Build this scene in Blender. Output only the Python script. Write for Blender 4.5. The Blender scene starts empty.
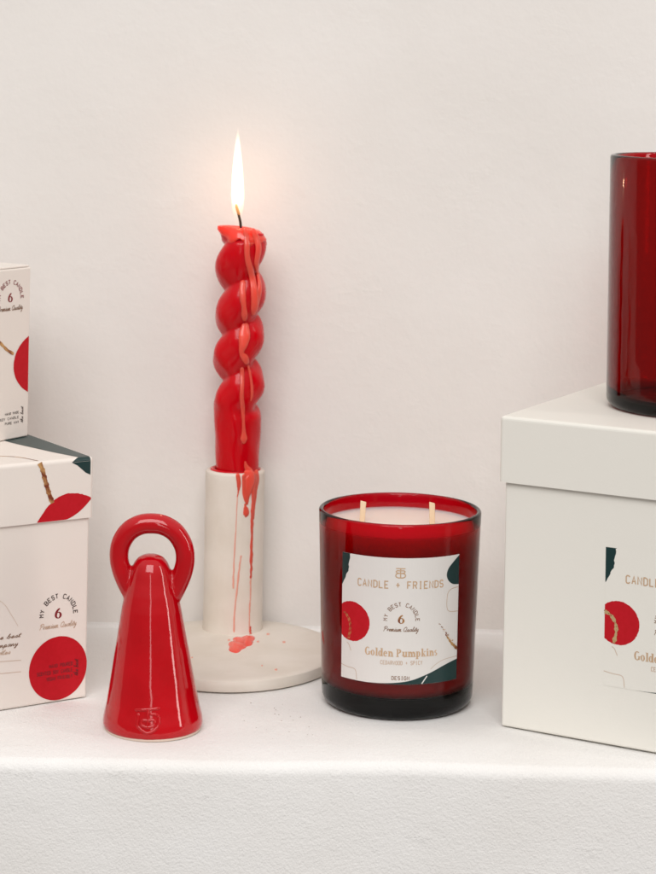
import bpy, bmesh, math, random
from mathutils import Vector, Matrix
random.seed(7)
sc = bpy.context.scene
COL = sc.collection
PI = math.pi
rad = math.radians

# ------------------------------------------------------------------ camera model
F, CX, CY = 2190.0, 328.0, 60.0          # focal length and principal point measured on the 656 px wide photo
H = 0.310                                # camera height above the shelf top
ROLL = rad(1.0)
def unroll(px, py):
    u, v = px-CX, py-CY
    return u*math.cos(ROLL)+v*math.sin(ROLL), v*math.cos(ROLL)-u*math.sin(ROLL)
def at(px, py, z=0.0):
    """point of the horizontal plane z that is measured at this pixel of the photo"""
    X, Y = unroll(px, py)
    D = F*(H-z)/Y
    return Vector((X/F*D, D, z))
def on_face(px, py, o, u, n):
    """pixel -> (u, v) in mm on the vertical plane through o with horizontal axis u"""
    X, Y = unroll(px, py)
    d = Vector((X/F, 1, -Y/F)); c = Vector((0, 0, H))
    t = (o-c).dot(n)/d.dot(n)
    p = c+d*t
    return ((p-o).dot(u)*1000, (p.z-o.z)*1000)

cam = bpy.data.cameras.new('camera'); camo = bpy.data.objects.new('camera', cam); COL.objects.link(camo)
cam.sensor_fit = 'HORIZONTAL'; cam.sensor_width = 36; cam.lens = F/656*36
cam.shift_y = -(437-CY)/656
cam.clip_start = 0.02; cam.clip_end = 50
cam.dof.use_dof = True; cam.dof.focus_distance = 1.04; cam.dof.aperture_fstop = 24
camo.matrix_world = Matrix.Translation((0, 0, H)) @ Matrix.Rotation(rad(90), 4, 'X') @ Matrix.Rotation(ROLL, 4, 'Z')
sc.camera = camo

# ------------------------------------------------------------------ materials
def mat(name, color, rough=0.5, spec=0.5, **kw):
    m = bpy.data.materials.new(name); m.use_nodes = True
    b = m.node_tree.nodes['Principled BSDF']
    b.inputs['Base Color'].default_value = (*color, 1)
    b.inputs['Roughness'].default_value = rough
    b.inputs['Specular IOR Level'].default_value = spec
    for k, v in kw.items(): b.inputs[k].default_value = v
    return m
def nt(m): return m.node_tree.nodes, m.node_tree.links
def vary(m, c1, c2, scale, detail=4, lo=0.35, hi=0.65, stretch=None):
    N, L = nt(m); b = N['Principled BSDF']
    tc = N.new('ShaderNodeTexCoord'); n = N.new('ShaderNodeTexNoise'); n.inputs['Scale'].default_value = scale; n.inputs['Detail'].default_value = detail
    if stretch:
        mp = N.new('ShaderNodeMapping'); mp.inputs['Scale'].default_value = stretch
        L.new(tc.outputs['Object'], mp.inputs[0]); L.new(mp.outputs[0], n.inputs['Vector'])
    else: L.new(tc.outputs['Object'], n.inputs['Vector'])
    r = N.new('ShaderNodeValToRGB'); r.color_ramp.elements[0].position = lo; r.color_ramp.elements[1].position = hi
    r.color_ramp.elements[0].color = (*c1, 1); r.color_ramp.elements[1].color = (*c2, 1)
    L.new(n.outputs[0], r.inputs[0]); L.new(r.outputs[0], b.inputs['Base Color'])
    return r
def bump(m, layers):
    """layers: (scale, detail, distance in metres, strength)"""
    N, L = nt(m); b = N['Principled BSDF']; tc = N.new('ShaderNodeTexCoord'); prev = None
    for (s, d, dist, st) in layers:
        n = N.new('ShaderNodeTexNoise'); n.inputs['Scale'].default_value = s; n.inputs['Detail'].default_value = d
        L.new(tc.outputs['Object'], n.inputs['Vector'])
        bp = N.new('ShaderNodeBump'); bp.inputs['Distance'].default_value = dist; bp.inputs['Strength'].default_value = st
        L.new(n.outputs[0], bp.inputs['Height'])
        if prev: L.new(prev.outputs[0], bp.inputs['Normal'])
        prev = bp
    L.new(prev.outputs[0], b.inputs['Normal'])

M = {}
M['wall'] = mat('painted_plaster_wall', (.74, .69, .655), .75, .25)
vary(M['wall'], (.735, .703, .670), (.763, .733, .703), 9)
bump(M['wall'], [(5, 3, .005, .3), (240, 3, .0005, .35), (40, 6, .0014, .22), (85, 2, .0007, .2)])
M['shelf'] = mat('rough_painted_shelf', (.79, .78, .765), .7, .25)
vary(M['shelf'], (.765, .748, .725), (.80, .79, .775), 16, 5, .3, .7)
bump(M['shelf'], [(14, 3, .003, .35), (1200, 2, .0005, .5), (620, 3, .0007, .36), (150, 2, .0009, .2), (55, 5, .0012, .2)])
def dents(m, scale, lo, hi, dist, st, seed):
    """sparse patches of rubbed or filled plaster added under the existing bump"""
    N, L = nt(m); b = N['Principled BSDF']; src = b.inputs['Normal'].links[0].from_socket
    tc = N.new('ShaderNodeTexCoord'); mp = N.new('ShaderNodeMapping'); mp.inputs['Location'].default_value = (seed, seed*.7, seed*.3); mp.inputs['Scale'].default_value = (.85, 1, 1.15)
    n = N.new('ShaderNodeTexNoise'); n.inputs['Scale'].default_value = scale; n.inputs['Detail'].default_value = 7; n.inputs['Roughness'].default_value = .65
    r = N.new('ShaderNodeMapRange'); r.inputs['From Min'].default_value = lo; r.inputs['From Max'].default_value = hi
    bp = N.new('ShaderNodeBump'); bp.inputs['Distance'].default_value = dist; bp.inputs['Strength'].default_value = st
    L.new(tc.outputs['Object'], mp.inputs[0]); L.new(mp.outputs[0], n.inputs['Vector']); L.new(n.outputs[0], r.inputs['Value']); L.new(r.outputs[0], bp.inputs['Height'])
    L.new(src, bp.inputs['Normal']); L.new(bp.outputs[0], b.inputs['Normal'])
dents(M['wall'], 22, .58, .74, .0008, .2, 3.1)
dents(M['shelf'], 30, .60, .70, .0007, .35, 1.7)
M['ceramic'] = mat('matt_cream_ceramic', (.72, .65, .575), .5, .35)
vary(M['ceramic'], (.69, .625, .545), (.75, .69, .62), 45)
bump(M['ceramic'], [(60, 4, .0006, .5), (700, 2, .00012, .5)])
M['card'] = mat('white_card', (.765, .742, .682), .55, .3)
bump(M['card'], [(900, 3, .0001, .35), (25, 2, .0006, .35)])
M['card_warm'] = mat('warm_white_card', (.76, .70, .645), .5, .35)
bump(M['card_warm'], [(900, 3, .0001, .3), (25, 2, .0006, .3)])
M['card_edge'] = mat('raw_card_edge', (.42, .33, .24), .8)
M['paper'] = mat('label_paper', (.72, .69, .66), .5, .35)
bump(M['paper'], [(1200, 2, .00005, .3)])
M['green'] = mat('dark_green_print', (.004, .030, .030), .35, .5)
M['red_print'] = mat('red_print', (.5, .004, .012), .55, .25)
vary(M['red_print'], (.46, .003, .010), (.49, .004, .013), 500, 2)
M['gold'] = mat('copper_foil', (.66, .44, .27), .36, .5, Metallic=.35)
M['gold_light'] = mat('gold_foil', (.80, .58, .30), .36, .5, Metallic=.7)
M['bronze'] = mat('bronze_brush_print', (.42, .20, .07), .4, .5, Metallic=.4)
vary(M['bronze'], (.22, .05, .02), (.62, .36, .14), 260, 3, .38, .6)
M['ink'] = mat('dark_ink', (.05, .035, .03), .6)
M['ink_brown'] = mat('brown_ink', (.24, .14, .09), .6)
M['ink_red'] = mat('dark_red_ink', (.20, .006, .012), .5)
M['line'] = mat('thin_tan_print', (.55, .40, .30), .5)
M['glaze'] = mat('red_glaze', (.46, .0015, .006), .07, .42)
M['glaze'].node_tree.nodes['Principled BSDF'].inputs['Coat Weight'].default_value = .15
M['glaze'].node_tree.nodes['Principled BSDF'].inputs['Coat Roughness'].default_value = .03
vary(M['glaze'], (.41, .0005, .004), (.47, .0012, .006), 60)
bump(M['glaze'], [(40, 3, .0016, .4), (180, 2, .0002, .25)])
M['bisque'] = mat('bare_clay', (.62, .50, .42), .8)

def wax(name, c, r, rough, weight, spec=.5, scale=.006):
    m = mat(name, c, rough, spec)
    b = m.node_tree.nodes['Principled BSDF']
    b.inputs['Subsurface Weight'].default_value = weight
    b.inputs['Subsurface Radius'].default_value = r
    b.inputs['Subsurface Scale'].default_value = scale
    return m
M['red_wax'] = wax('red_candle_wax', (.58, .0012, .007), (1, .12, .08), .17, .7, .28, .008)
bump(M['red_wax'], [(140, 3, .0005, .4), (30, 2, .001, .3)])
M['coral_wax'] = wax('melted_coral_wax', (.90, .085, .055), (1, .35, .2), .2, .5, .45)
bump(M['coral_wax'], [(250, 3, .0004, .4)])
M['molten_wax'] = wax('molten_red_wax', (.88, .05, .028), (1, .3, .15), .16, .8, .5, .010)
bump(M['molten_wax'], [(220, 3, .0004, .4)])
M['soft_coral'] = mat('thin_wax_film', (.76, .34, .26), .4)
M['cream_wax'] = wax('cream_soy_wax', (.80, .66, .58), (1, .75, .6), .45, .8, .3, .016)
bump(M['cream_wax'], [(60, 3, .0012, .5), (400, 3, .0002, .3)])
M['wick'] = mat('cream_cotton_wick', (.80, .62, .42), .8, .2)
bump(M['wick'], [(1500, 2, .0003, .7)])
M['char'] = mat('charred_wick', (.012, .009, .008), .9)
M['ember'] = mat('scorched_wick_tip', (.55, .25, .08), .8)

def glass(name, sr, sg, sb, tint=(1, 1, 1)):
    m = bpy.data.materials.new(name); m.use_nodes = True
    N, L = nt(m); N.clear()
    out = N.new('ShaderNodeOutputMaterial'); g = N.new('ShaderNodeBsdfGlass')
    g.inputs['IOR'].default_value = 1.34; g.inputs['Roughness'].default_value = 0.0; g.inputs['Color'].default_value = (*tint, 1)
    L.new(g.outputs[0], out.inputs['Surface'])
    d = max(sr, sg, sb); v = N.new('ShaderNodeVolumeAbsorption')
    v.inputs['Color'].default_value = (1-sr/d, 1-sg/d, 1-sb/d, 1); v.inputs['Density'].default_value = d
    L.new(v.outputs[0], out.inputs['Volume'])
    return m
M['glass'] = glass('ruby_glass', 235, 2300, 1750)

def flame_mat():
    m = bpy.data.materials.new('candle_flame'); m.use_nodes = True
    N, L = nt(m); N.clear()
    out = N.new('ShaderNodeOutputMaterial'); v = N.new('ShaderNodeEmission')
    tc = N.new('ShaderNodeTexCoord'); sx = N.new('ShaderNodeSeparateXYZ'); L.new(tc.outputs['Object'], sx.inputs[0])
    mr = N.new('ShaderNodeMapRange'); mr.inputs['From Min'].default_value = 0; mr.inputs['From Max'].default_value = .052
    L.new(sx.outputs['Z'], mr.inputs['Value'])
    cr = N.new('ShaderNodeValToRGB'); e = cr.color_ramp.elements
    e[0].position = 0; e[0].color = (1, .42, .12, 1); e[1].position = .38; e[1].color = (1, .86, .60, 1)
    x = e.new(.2); x.color = (1, .62, .26, 1); x = e.new(.9); x.color = (1, .80, .5, 1)
    L.new(mr.outputs[0], cr.inputs[0]); L.new(cr.outputs[0], v.inputs['Color'])
    sr = N.new('ShaderNodeValToRGB'); e = sr.color_ramp.elements
    e[0].position = 0; e[0].color = (.02,)*3+(1,); e[1].position = .34; e[1].color = (1, 1, 1, 1)
    x = e.new(.13); x.color = (.07,)*3+(1,); x = e.new(.24); x.color = (.42,)*3+(1,); x = e.new(.85); x.color = (.9,)*3+(1,); x = e.new(1); x.color = (.25,)*3+(1,)
    L.new(mr.outputs[0], sr.inputs[0])
    mm = N.new('ShaderNodeMath'); mm.operation = 'MULTIPLY'; mm.inputs[1].default_value = 420
    L.new(sr.outputs[0], mm.inputs[0]); L.new(mm.outputs[0], v.inputs['Strength'])
    L.new(v.outputs[0], out.inputs['Volume'])
    return m
M['flame'] = flame_mat()

# ------------------------------------------------------------------ object helpers
def empty(name, loc, label, cat, group=None, rotz=0):
    o = bpy.data.objects.new(name, None); COL.objects.link(o); o.location = loc; o.rotation_euler = (0, 0, rotz)
    o.empty_display_size = .02
    o['label'] = label; o['category'] = cat
    if group: o['group'] = group
    return o
def link(name, bm, m, parent=None, smooth=None):
    me = bpy.data.meshes.new(name)
    bm.normal_update(); bm.to_mesh(me); bm.free()
    me.materials.append(m)
    if smooth is not None:
        for p in me.polygons: p.use_smooth = True
        if smooth < 180:
            try: me.set_sharp_from_angle(angle=rad(smooth))
            except Exception: pass
    o = bpy.data.objects.new(name, me); COL.objects.link(o)
    if parent: o.parent = parent
    return o
def mesh_bm(verts, faces):
    bm = bmesh.new(); vs = [bm.verts.new(v) for v in verts]
    for f in faces:
        try: bm.faces.new([vs[i] for i in f])
        except ValueError: pass
    return bm
def lathe(prof, n=96, centre=(0, 0), closed=False, wob=0):
    """prof: (r, z) list; r=0 ends become poles"""
    V, Fc, rows = [], [], []
    for (r, z) in prof:
        if r < 1e-7: rows.append([len(V)]); V.append((centre[0], centre[1], z))
        else:
            rows.append(list(range(len(V), len(V)+n)))
            for k in range(n):
                a = 2*PI*k/n; rr = r*(1+wob*math.sin(2*a+1)+wob*.6*math.sin(3*a+z*90))
                V.append((centre[0]+rr*math.cos(a), centre[1]+rr*math.sin(a), z))
    pairs = list(zip(rows[:-1], rows[1:]))
    if closed: pairs.append((rows[-1], rows[0]))
    for A, B in pairs:
        for k in range(n):
            k2 = (k+1) % n
            if len(A) == 1 and len(B) == 1: continue
            if len(A) == 1: Fc.append((A[0], B[k2], B[k]))
            elif len(B) == 1: Fc.append((A[k], A[k2], B[0]))
            else: Fc.append((A[k], A[k2], B[k2], B[k]))
    bm = mesh_bm(V, Fc); bmesh.ops.recalc_face_normals(bm, faces=bm.faces); return bm
def arc(cx, cz, r, a0, a1, n=6):
    return [(cx+r*math.cos(rad(a0+(a1-a0)*i/n)), cz+r*math.sin(rad(a0+(a1-a0)*i/n))) for i in range(n+1)]
def spline(pts, n=8):
    """Catmull-Rom through tuples of any length"""
    out = []
    P = [pts[0]]+list(pts)+[pts[-1]]
    for i in range(1, len(P)-2):
        p0, p1, p2, p3 = P[i-1], P[i], P[i+1], P[i+2]
        for k in range(n):
            t = k/n
            out.append(tuple(.5*((2*b)+(-a+c)*t+(2*a-5*b+4*c-d)*t*t+(-a+3*b-3*c+d)*t**3) for a, b, c, d in zip(p0, p1, p2, p3)))
    out.append(tuple(pts[-1])); return out
def sweep(pts, radii, n=12, flat=1.0, flatdir=None, bm=None):
    """round-ended tube with varying radius; flat squashes along flatdir(i)"""
    V, rows = [], []
    pts = [Vector(p) for p in pts]
    ref = Vector((0.13, 0.97, 0.2))
    for i, p in enumerate(pts):
        t = (pts[min(i+1, len(pts)-1)]-pts[max(i-1, 0)]).normalized()
        nd = flatdir(i) if flatdir else ref
        a = (nd-t*nd.dot(t)).normalized(); b = t.cross(a)
        ends = []
        if i == 0: ends = [(-.9, .35), (-.6, .75)]
        for (s, q) in ends: rows.append([p+t*s*radii[i]+(a*math.cos(2*PI*k/n)*flat+b*math.sin(2*PI*k/n))*radii[i]*q for k in range(n)])
        rows.append([p+(a*math.cos(2*PI*k/n)*flat+b*math.sin(2*PI*k/n))*radii[i] for k in range(n)])
        if i == len(pts)-1:
            for (s, q) in [(.6, .75), (.9, .35)]: rows.append([p+t*s*radii[i]+(a*math.cos(2*PI*k/n)*flat+b*math.sin(2*PI*k/n))*radii[i]*q for k in range(n)])
    bm = bm or bmesh.new()
    R = [[bm.verts.new(v) for v in row] for row in rows]
    for A, B in zip(R[:-1], R[1:]):
        for k in range(n): bm.faces.new((A[k], A[(k+1) % n], B[(k+1) % n], B[k]))
    bm.faces.new(R[0][::-1]); bm.faces.new(R[-1])
    bmesh.ops.recalc_face_normals(bm, faces=bm.faces)
    return bm
def rbox(x0, x1, y0, y1, z0, z1, bev, seg=3, open_bottom=False):
    bm = bmesh.new(); bmesh.ops.create_cube(bm, size=1)
    for v in bm.verts: v.co = Vector((x0+(v.co.x+.5)*(x1-x0), y0+(v.co.y+.5)*(y1-y0), z0+(v.co.z+.5)*(z1-z0)))
    if open_bottom:
        bm.faces.ensure_lookup_table()
        f = min(bm.faces, key=lambda f: f.calc_center_median().z); bm.faces.remove(f)
        es = [e for e in bm.edges if not e.is_boundary]
    else: es = list(bm.edges)
    bmesh.ops.bevel(bm, geom=es, offset=bev, segments=seg, profile=.5, affect='EDGES')
    return bm

# ------------------------------------------------------------------ printing engine (2-D art in mm -> raised sheets on a surface)
CAPS = {'A': '00 26 40;12 32', 'B': '00 06 36 45 44 33 03;33 42 41 30 00', 'C': '45 36 16 05 01 10 30 41', 'D': '00 06 26 45 41 20 00',
 'E': '46 06 00 40;03 33', 'F': '46 06 00;03 33', 'G': '45 36 16 05 01 10 30 41 43 23', 'H': '00 06;40 46;03 43', 'I': '16 36;26 20;10 30',
 'K': '06 00;46 02;13 40', 'L': '06 00 40', 'M': '00 06 23 46 40', 'N': '00 06 40 46', 'O': '10 01 05 16 36 45 41 30 10', 'P': '00 06 36 45 44 33 03',
 'R': '00 06 36 45 44 33 03;23 40', 'S': '45 36 16 05 04 13 33 42 41 30 10 01', 'T': '06 46;26 20', 'U': '06 01 10 30 41 46', 'V': '06 20 46',
 'W': '06 10 23 30 46', 'Y': '06 23 46;23 20', '+': '03 43;25 21', ' ': '', 'J': '46 41 30 10 01', 'X': '00 46;06 40'}
# joined hand: x advance, strokes in x-height units
HAND = {'a': (1.0, [[(.8, .9), (.4, 1), (.1, .5), (.35, 0), (.75, .7), (.8, 1), (.75, .2), (1, .1)]]),
 'b': (.9, [[(0, .1), (.45, 1.7), (.35, 2), (.2, 1), (.25, .1), (.6, 0), (.7, .6), (.4, .8), (.9, .7)]]),
 'c': (.8, [[(.7, .85), (.4, 1), (.1, .5), (.35, 0), (.8, .2)]]),
 'd': (1.0, [[(.75, .9), (.4, 1), (.1, .5), (.35, 0), (.7, .6), (1, 2), (.8, .3), (1, .1)]]),
 'e': (.8, [[(0, .2), (.6, .7), (.4, 1), (.15, .5), (.35, 0), (.8, .3)]]),
 'h': (1.0, [[(0, .1), (.5, 1.8), (.35, 2), (.15, 0), (.4, .8), (.65, 1), (.65, .1), (1, .15)]]),
 'i': (.5, [[(0, .2), (.25, 1), (.2, .1), (.5, .2)], [(.36, 1.45), (.42, 1.6)]]),
 'l': (.6, [[(0, .2), (.5, 1.7), (.4, 2), (.2, .8), (.3, 0), (.6, .2)]]),
 'm': (1.4, [[(0, .2), (.15, 1), (.15, 0), (.35, .8), (.55, 1), (.55, 0), (.8, .85), (1, 1), (1, .1), (1.4, .2)]]),
 'n': (1.0, [[(0, .2), (.15, 1), (.15, 0), (.4, .8), (.65, 1), (.65, .1), (1, .2)]]),
 'o': (.85, [[(.4, 1), (.1, .5), (.35, 0), (.65, .4), (.45, 1), (.85, .8)]]),
 'p': (.95, [[(0, .3), (.25, 1), (0, -1), (.3, .8), (.6, 1), (.65, .4), (.35, 0), (.95, .2)]]),
 'r': (.7, [[(0, .2), (.2, 1), (.15, 0), (.3, .8), (.6, .95), (.7, .7)]]),
 's': (.7, [[(0, .1), (.45, 1), (.6, .3), (.3, 0), (.7, .2)]]),
 't': (.6, [[(.05, .1), (.45, 1.7), (.25, .2), (.6, .2)], [(.05, 1.15), (.65, 1.25)]]),
 'u': (1.0, [[(0, .2), (.2, 1), (.2, .2), (.45, 0), (.7, 1), (.65, .1), (1, .2)]]),
 'y': (.9, [[(0, .3), (.2, 1), (.25, .3), (.5, .2), (.75, 1), (.45, -.9), (.2, -.8), (.9, .3)]]),
 'P': (1.4, [[(.5, 1.9), (.1, -.2)], [(-.1, 1.4), (.5, 2.1), (1.2, 1.9), (1, 1.1), (.35, .9)]]),
 'Q': (1.6, [[(1, 2), (.3, 1.6), (.1, .6), (.5, 0), (1.1, .5), (1.2, 1.6), (.8, 2), (.6, 1.6)], [(.7, .5), (1.1, 0), (1.6, .2)]]),
 ' ': (.7, [])}

def ring(cx, cy, rx, ry, tx, ty, a0=0, a1=360, n=22):
    """broad-nib ring piece as one strip (outer, inner pairs)"""
    S = []; tx = min(rx, tx*1.25); ty = min(ry, ty*1.3)
    for i in range(n+1):
        a = rad(a0+(a1-a0)*i/n)
        S.append(((cx+rx*math.cos(a), cy+ry*math.sin(a)), (cx+(rx-tx)*math.cos(a), cy+(ry-ty)*math.sin(a))))
    return S
def rect(x0, y0, x1, y1): return [((x0, y0), (x0, y1)), ((x1, y0), (x1, y1))]
def slant(x0, y0, x1, y1, w): return [((x0, y0), (x0+w, y0)), ((x1, y1), (x1+w, y1))]
def stem(x, y0, y1, w=.235, s=.1): return [rect(x, y0, x+w, y1), rect(x-s, y0, x+w+s, y0+.07), rect(x-s, y1-.07, x+w, y1)]
SERIF = {
 'G': (.86, [ring(.42, .5, .42, .52, .2, .07, 48, 322), rect(.62, .06, .8, .46), rect(.52, .40, .88, .47)]),
 'o': (.66, [ring(.31, .34, .31, .36, .17, .06)]),
 'l': (.40, stem(.1, 0, 1.02)),
 'd': (.72, [ring(.29, .34, .29, .36, .17, .06)]+stem(.42, 0, 1.02)),
 'e': (.62, [ring(.3, .34, .3, .36, .17, .06, 0, 320), rect(.12, .33, .58, .40)]),
 'n': (.78, stem(.1, 0, .68)+stem(.5, 0, .5)+[ring(.45, .44, .24, .25, .18, .09, 0, 150)]),
 'P': (.80, stem(.1, 0, 1, .21)+[ring(.32, .73, .42, .28, .2, .07, -90, 90)]),
 'u': (.78, stem(.1, .15, .68)+stem(.5, 0, .68)+[ring(.38, .25, .28, .27, .17, .09, 180, 330)]),
 'm': (1.16, stem(.1, 0, .68)+stem(.5, 0, .5)+stem(.9, 0, .5)+[ring(.45, .44, .24, .25, .18, .09, 0, 150), ring(.85, .44, .24, .25, .18, .09, 0, 150)]),
 'p': (.74, stem(.1, -.28, .68)+[ring(.38, .34, .31, .36, .18, .06, -130, 130)]),
 'k': (.76, stem(.1, 0, 1.02)+[slant(.3, .3, .55, .66, .08), slant(.32, .36, .52, 0, .2), rect(.46, .61, .74, .68), rect(.46, 0, .78, .07)]),
 'i': (.40, stem(.1, 0, .68)+[ring(.195, .88, .12, .12, .12, .12, 0, 360, 12)]),
 's': (.56, [ring(.27, .51, .22, .19, .15, .07, 40, 265), ring(.27, .18, .24, .19, .16, .07, -140, 85)]),
 '6': (.62, [ring(.3, .30, .30, .31, .15, .06), ring(.62, .32, .62, .68, .16, .09, 112, 182)]),
 ' ': (.34, [])}

class Art:
    """one colour of print: fills, strips and strokes in mm, raised h mm above the surface"""
    def __init__(s, h): s.strips, s.fills, s.h = [], [], h
    def fill(s, poly): s.fills.append(poly); return s
    def line(s, pts, w, taper=None):
        n = len(pts); S = []
        if n < 2: return s
        closed = (abs(pts[0][0]-pts[-1][0])+abs(pts[0][1]-pts[-1][1])) < 1e-6
        for i, p in enumerate(pts):
            a = pts[i-1] if i else (pts[-2] if closed else p)
            b = pts[i+1] if i < n-1 else (pts[1] if closed else p)
            d1 = Vector((p[0]-a[0], p[1]-a[1])); d2 = Vector((b[0]-p[0], b[1]-p[1]))
            if d1.length < 1e-9: d1 = d2
            if d2.length < 1e-9: d2 = d1
            d1 = d1.normalized(); d2 = d2.normalized()
            m = d1+d2
            m = m.normalized() if m.length > .2 else d1
            nrm = Vector((-m.y, m.x)); k = 1/max(.55, nrm.dot(Vector((-d1.y, d1.x))))
            ww = (w if not taper else w*taper(i/(n-1)))*.5*k
            S.append(((p[0]+nrm.x*ww, p[1]+nrm.y*ww), (p[0]-nrm.x*ww, p[1]-nrm.y*ww)))
        s.strips.append(S); return s
    def place(s, strip, ox, oy, sc_, rot=0):
        c, n = math.cos(rot), math.sin(rot)
        f = lambda p: (ox+(p[0]*c-p[1]*n)*sc_, oy+(p[0]*n+p[1]*c)*sc_)
        s.strips.append([(f(a), f(b)) for a, b in strip])
    def caps(s, text, x0, x1, y, h, w, rot=0):
        """monospaced capitals between x0 and x1 on baseline y"""
        n = len(text); pitch = (x1-x0)/(n-.35); gw = pitch*.62
        c, sn = math.cos(rot), math.sin(rot)
        for k, ch in enumerate(text):
            for st in CAPS[ch].split(';'):
                P = [(k*pitch+int(q[0])/4*gw, int(q[1])/6*h) for q in st.split()]
                s.line([(x0+px*c-py*sn, y+px*sn+py*c) for px, py in P], w)
        return s
    def arc_caps(s, text, cx, cy, r, a0, a1, h, w):
        n = len(text)
        for k, ch in enumerate(text):
            a = a0+(a1-a0)*k/(n-1); rot = rad(a-90); c, sn = math.cos(rot), math.sin(rot)
            ox, oy = cx+r*math.cos(rad(a)), cy+r*math.sin(rad(a))
            for st in CAPS[ch].split(';'):
                P = [((int(q[0])/4-.5)*h*.62, int(q[1])/6*h) for q in st.split()]
                s.line([(ox+px*c-py*sn, oy+px*sn+py*c) for px, py in P], w)
        return s
    def hand(s, text, x0, x1, y, xh, w, rot=0):
        tot = sum(HAND[c][0] for c in text); k = (x1-x0)/tot; x = 0; c, sn = math.cos(rot), math.sin(rot)
        for ch in text:
            adv, sts = HAND[ch]
            for st in sts:
                P = spline([((x+px+.22*py)*k, py*xh) for px, py in st], 4)
                s.line([(x0+px*c-py*sn, y+px*sn+py*c) for px, py in P], w)
            x += adv
        return s
    def serif(s, text, x0, x1, y, h):
        tot = sum(SERIF[c][0]+.05 for c in text); k = (x1-x0)/tot; x = 0
        for ch in text:
            adv, sts = SERIF[ch]
            for st in sts: s.strips.append([((x0+(x+a[0])*k, y+a[1]*h), (x0+(x+b[0])*k, y+b[1]*h)) for a, b in st])
            x += adv+.05
        return s
    def clip(s, x0, x1, y0, y1): s.box = (x0, x1, y0, y1); return s
    def build(s, name, m, parent, mp, slice_=None):
        bm = bmesh.new(); lay = 0
        for poly in s.fills:
            b2 = bmesh.new(); f = b2.faces.new([b2.verts.new((x, y, 0)) for x, y in poly])
            if slice_:
                xs = [p[0] for p in poly]; x = math.floor(min(xs)/slice_)*slice_+slice_
                while x < max(xs):
                    bmesh.ops.bisect_plane(b2, geom=b2.verts[:]+b2.edges[:]+b2.faces[:], plane_co=(x, 0, 0), plane_no=(1, 0, 0)); x += slice_
            bmesh.ops.triangulate(b2, faces=b2.faces[:])
            idx = {}
            for v in b2.verts: idx[v] = bm.verts.new(mp(v.co.x, v.co.y, s.h+lay*.004))
            for f in b2.faces:
                vs = [idx[v] for v in f.verts]
                try: bm.faces.new(vs)
                except ValueError: pass
            b2.free(); lay += 1
        for S in s.strips:
            h = s.h+(lay % 9)*.004; lay += 1
            Q = [S[0]]
            for (a, b), (c, d) in zip(S[:-1], S[1:]):
                L = math.hypot(c[0]-a[0], c[1]-a[1]); n = max(1, int(L/1.2)) if slice_ else 1
                for i in range(1, n+1):
                    t = i/n; Q.append(((a[0]+(c[0]-a[0])*t, a[1]+(c[1]-a[1])*t), (b[0]+(d[0]-b[0])*t, b[1]+(d[1]-b[1])*t)))
            R = [(bm.verts.new(mp(*a, h)), bm.verts.new(mp(*b, h))) for a, b in Q]
            for (a, b), (c, d) in zip(R[:-1], R[1:]):
                try: bm.faces.new((a, b, d, c))
                except ValueError: pass
        bx = getattr(s, 'box', None)
        return link(name, bm, m, parent)

def blob(cx, cy, rx, ry, rough=.012, n=72, a0=0, a1=360, seed=1):
    r = random.Random(seed); out = []
    for i in range(n+(1 if a1-a0 < 360 else 0)):
        a = rad(a0+(a1-a0)*i/n); k = 1+r.uniform(-rough, rough)
        out.append((cx+rx*k*math.cos(a), cy+ry*k*math.sin(a)))
    return out
def clip_poly(poly, axis, val, keep_less):
    out = []
    for i in range(len(poly)):
        a, b = poly[i-1], poly[i]
        ia = (a[axis] <= val) == keep_less; ib = (b[axis] <= val) == keep_less
        if ia != ib:
            t = (val-a[axis])/(b[axis]-a[axis]); out.append(tuple(a[k]+(b[k]-a[k])*t for k in (0, 1)))
        if ib: out.append(b)
    return out
def ragged(p, q, n, amp, seed):
    r = random.Random(seed)
    d = Vector((q[0]-p[0], q[1]-p[1])); nn = Vector((-d.y, d.x)).normalized()
    return [(p[0]+d.x*i/n+nn.x*r.uniform(-amp, amp), p[1]+d.y*i/n+nn.y*r.uniform(-amp, amp)) for i in range(n+1)]

def badge(parent, mp, cx, cy, k, mdark, mnum, mscript, sl=None, txt='MY BEST CANDLE'):
    """small round quality mark, centred on the numeral"""
    Art(.05).arc_caps(txt, cx, cy-.4*k, 6.7*k, 178, 2, 1.75*k, .33*k).build('lettering', mdark, parent, mp, sl)
    Art(.05).serif('6', cx-1.7*k, cx+1.8*k, cy-1.9*k, 4.4*k).build('numeral', mnum, parent, mp, sl)
    Art(.05).hand('Premium Quality', cx-8.4*k, cx+8.0*k, cy-5.6*k, 1.05*k, .27*k).build('lettering', mscript, parent, mp, sl)

def monogram(A, cx, cy, r, w):
    A.line([(cx-r, cy+r), (cx+r, cy+r)], w)
    A.line([(cx, cy+r), (cx, cy-r)], w)
    for s in (-1, 1):
        A.line([(cx+s*r*.15, cy+r*.55)]+[(cx+s*(r*.4+r*.55*math.cos(rad(a))), cy+r*.32+r*.3*math.sin(rad(a))) for a in (50, 10, -30, -70)]+[(cx, cy)], w)
        A.line([(cx, cy)]+[(cx+s*(r*.45+r*.6*math.cos(rad(a))), cy-r*.5+r*.48*math.sin(rad(a))) for a in (80, 40, 0, -40, -80)]+[(cx, cy-r)], w)

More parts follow.
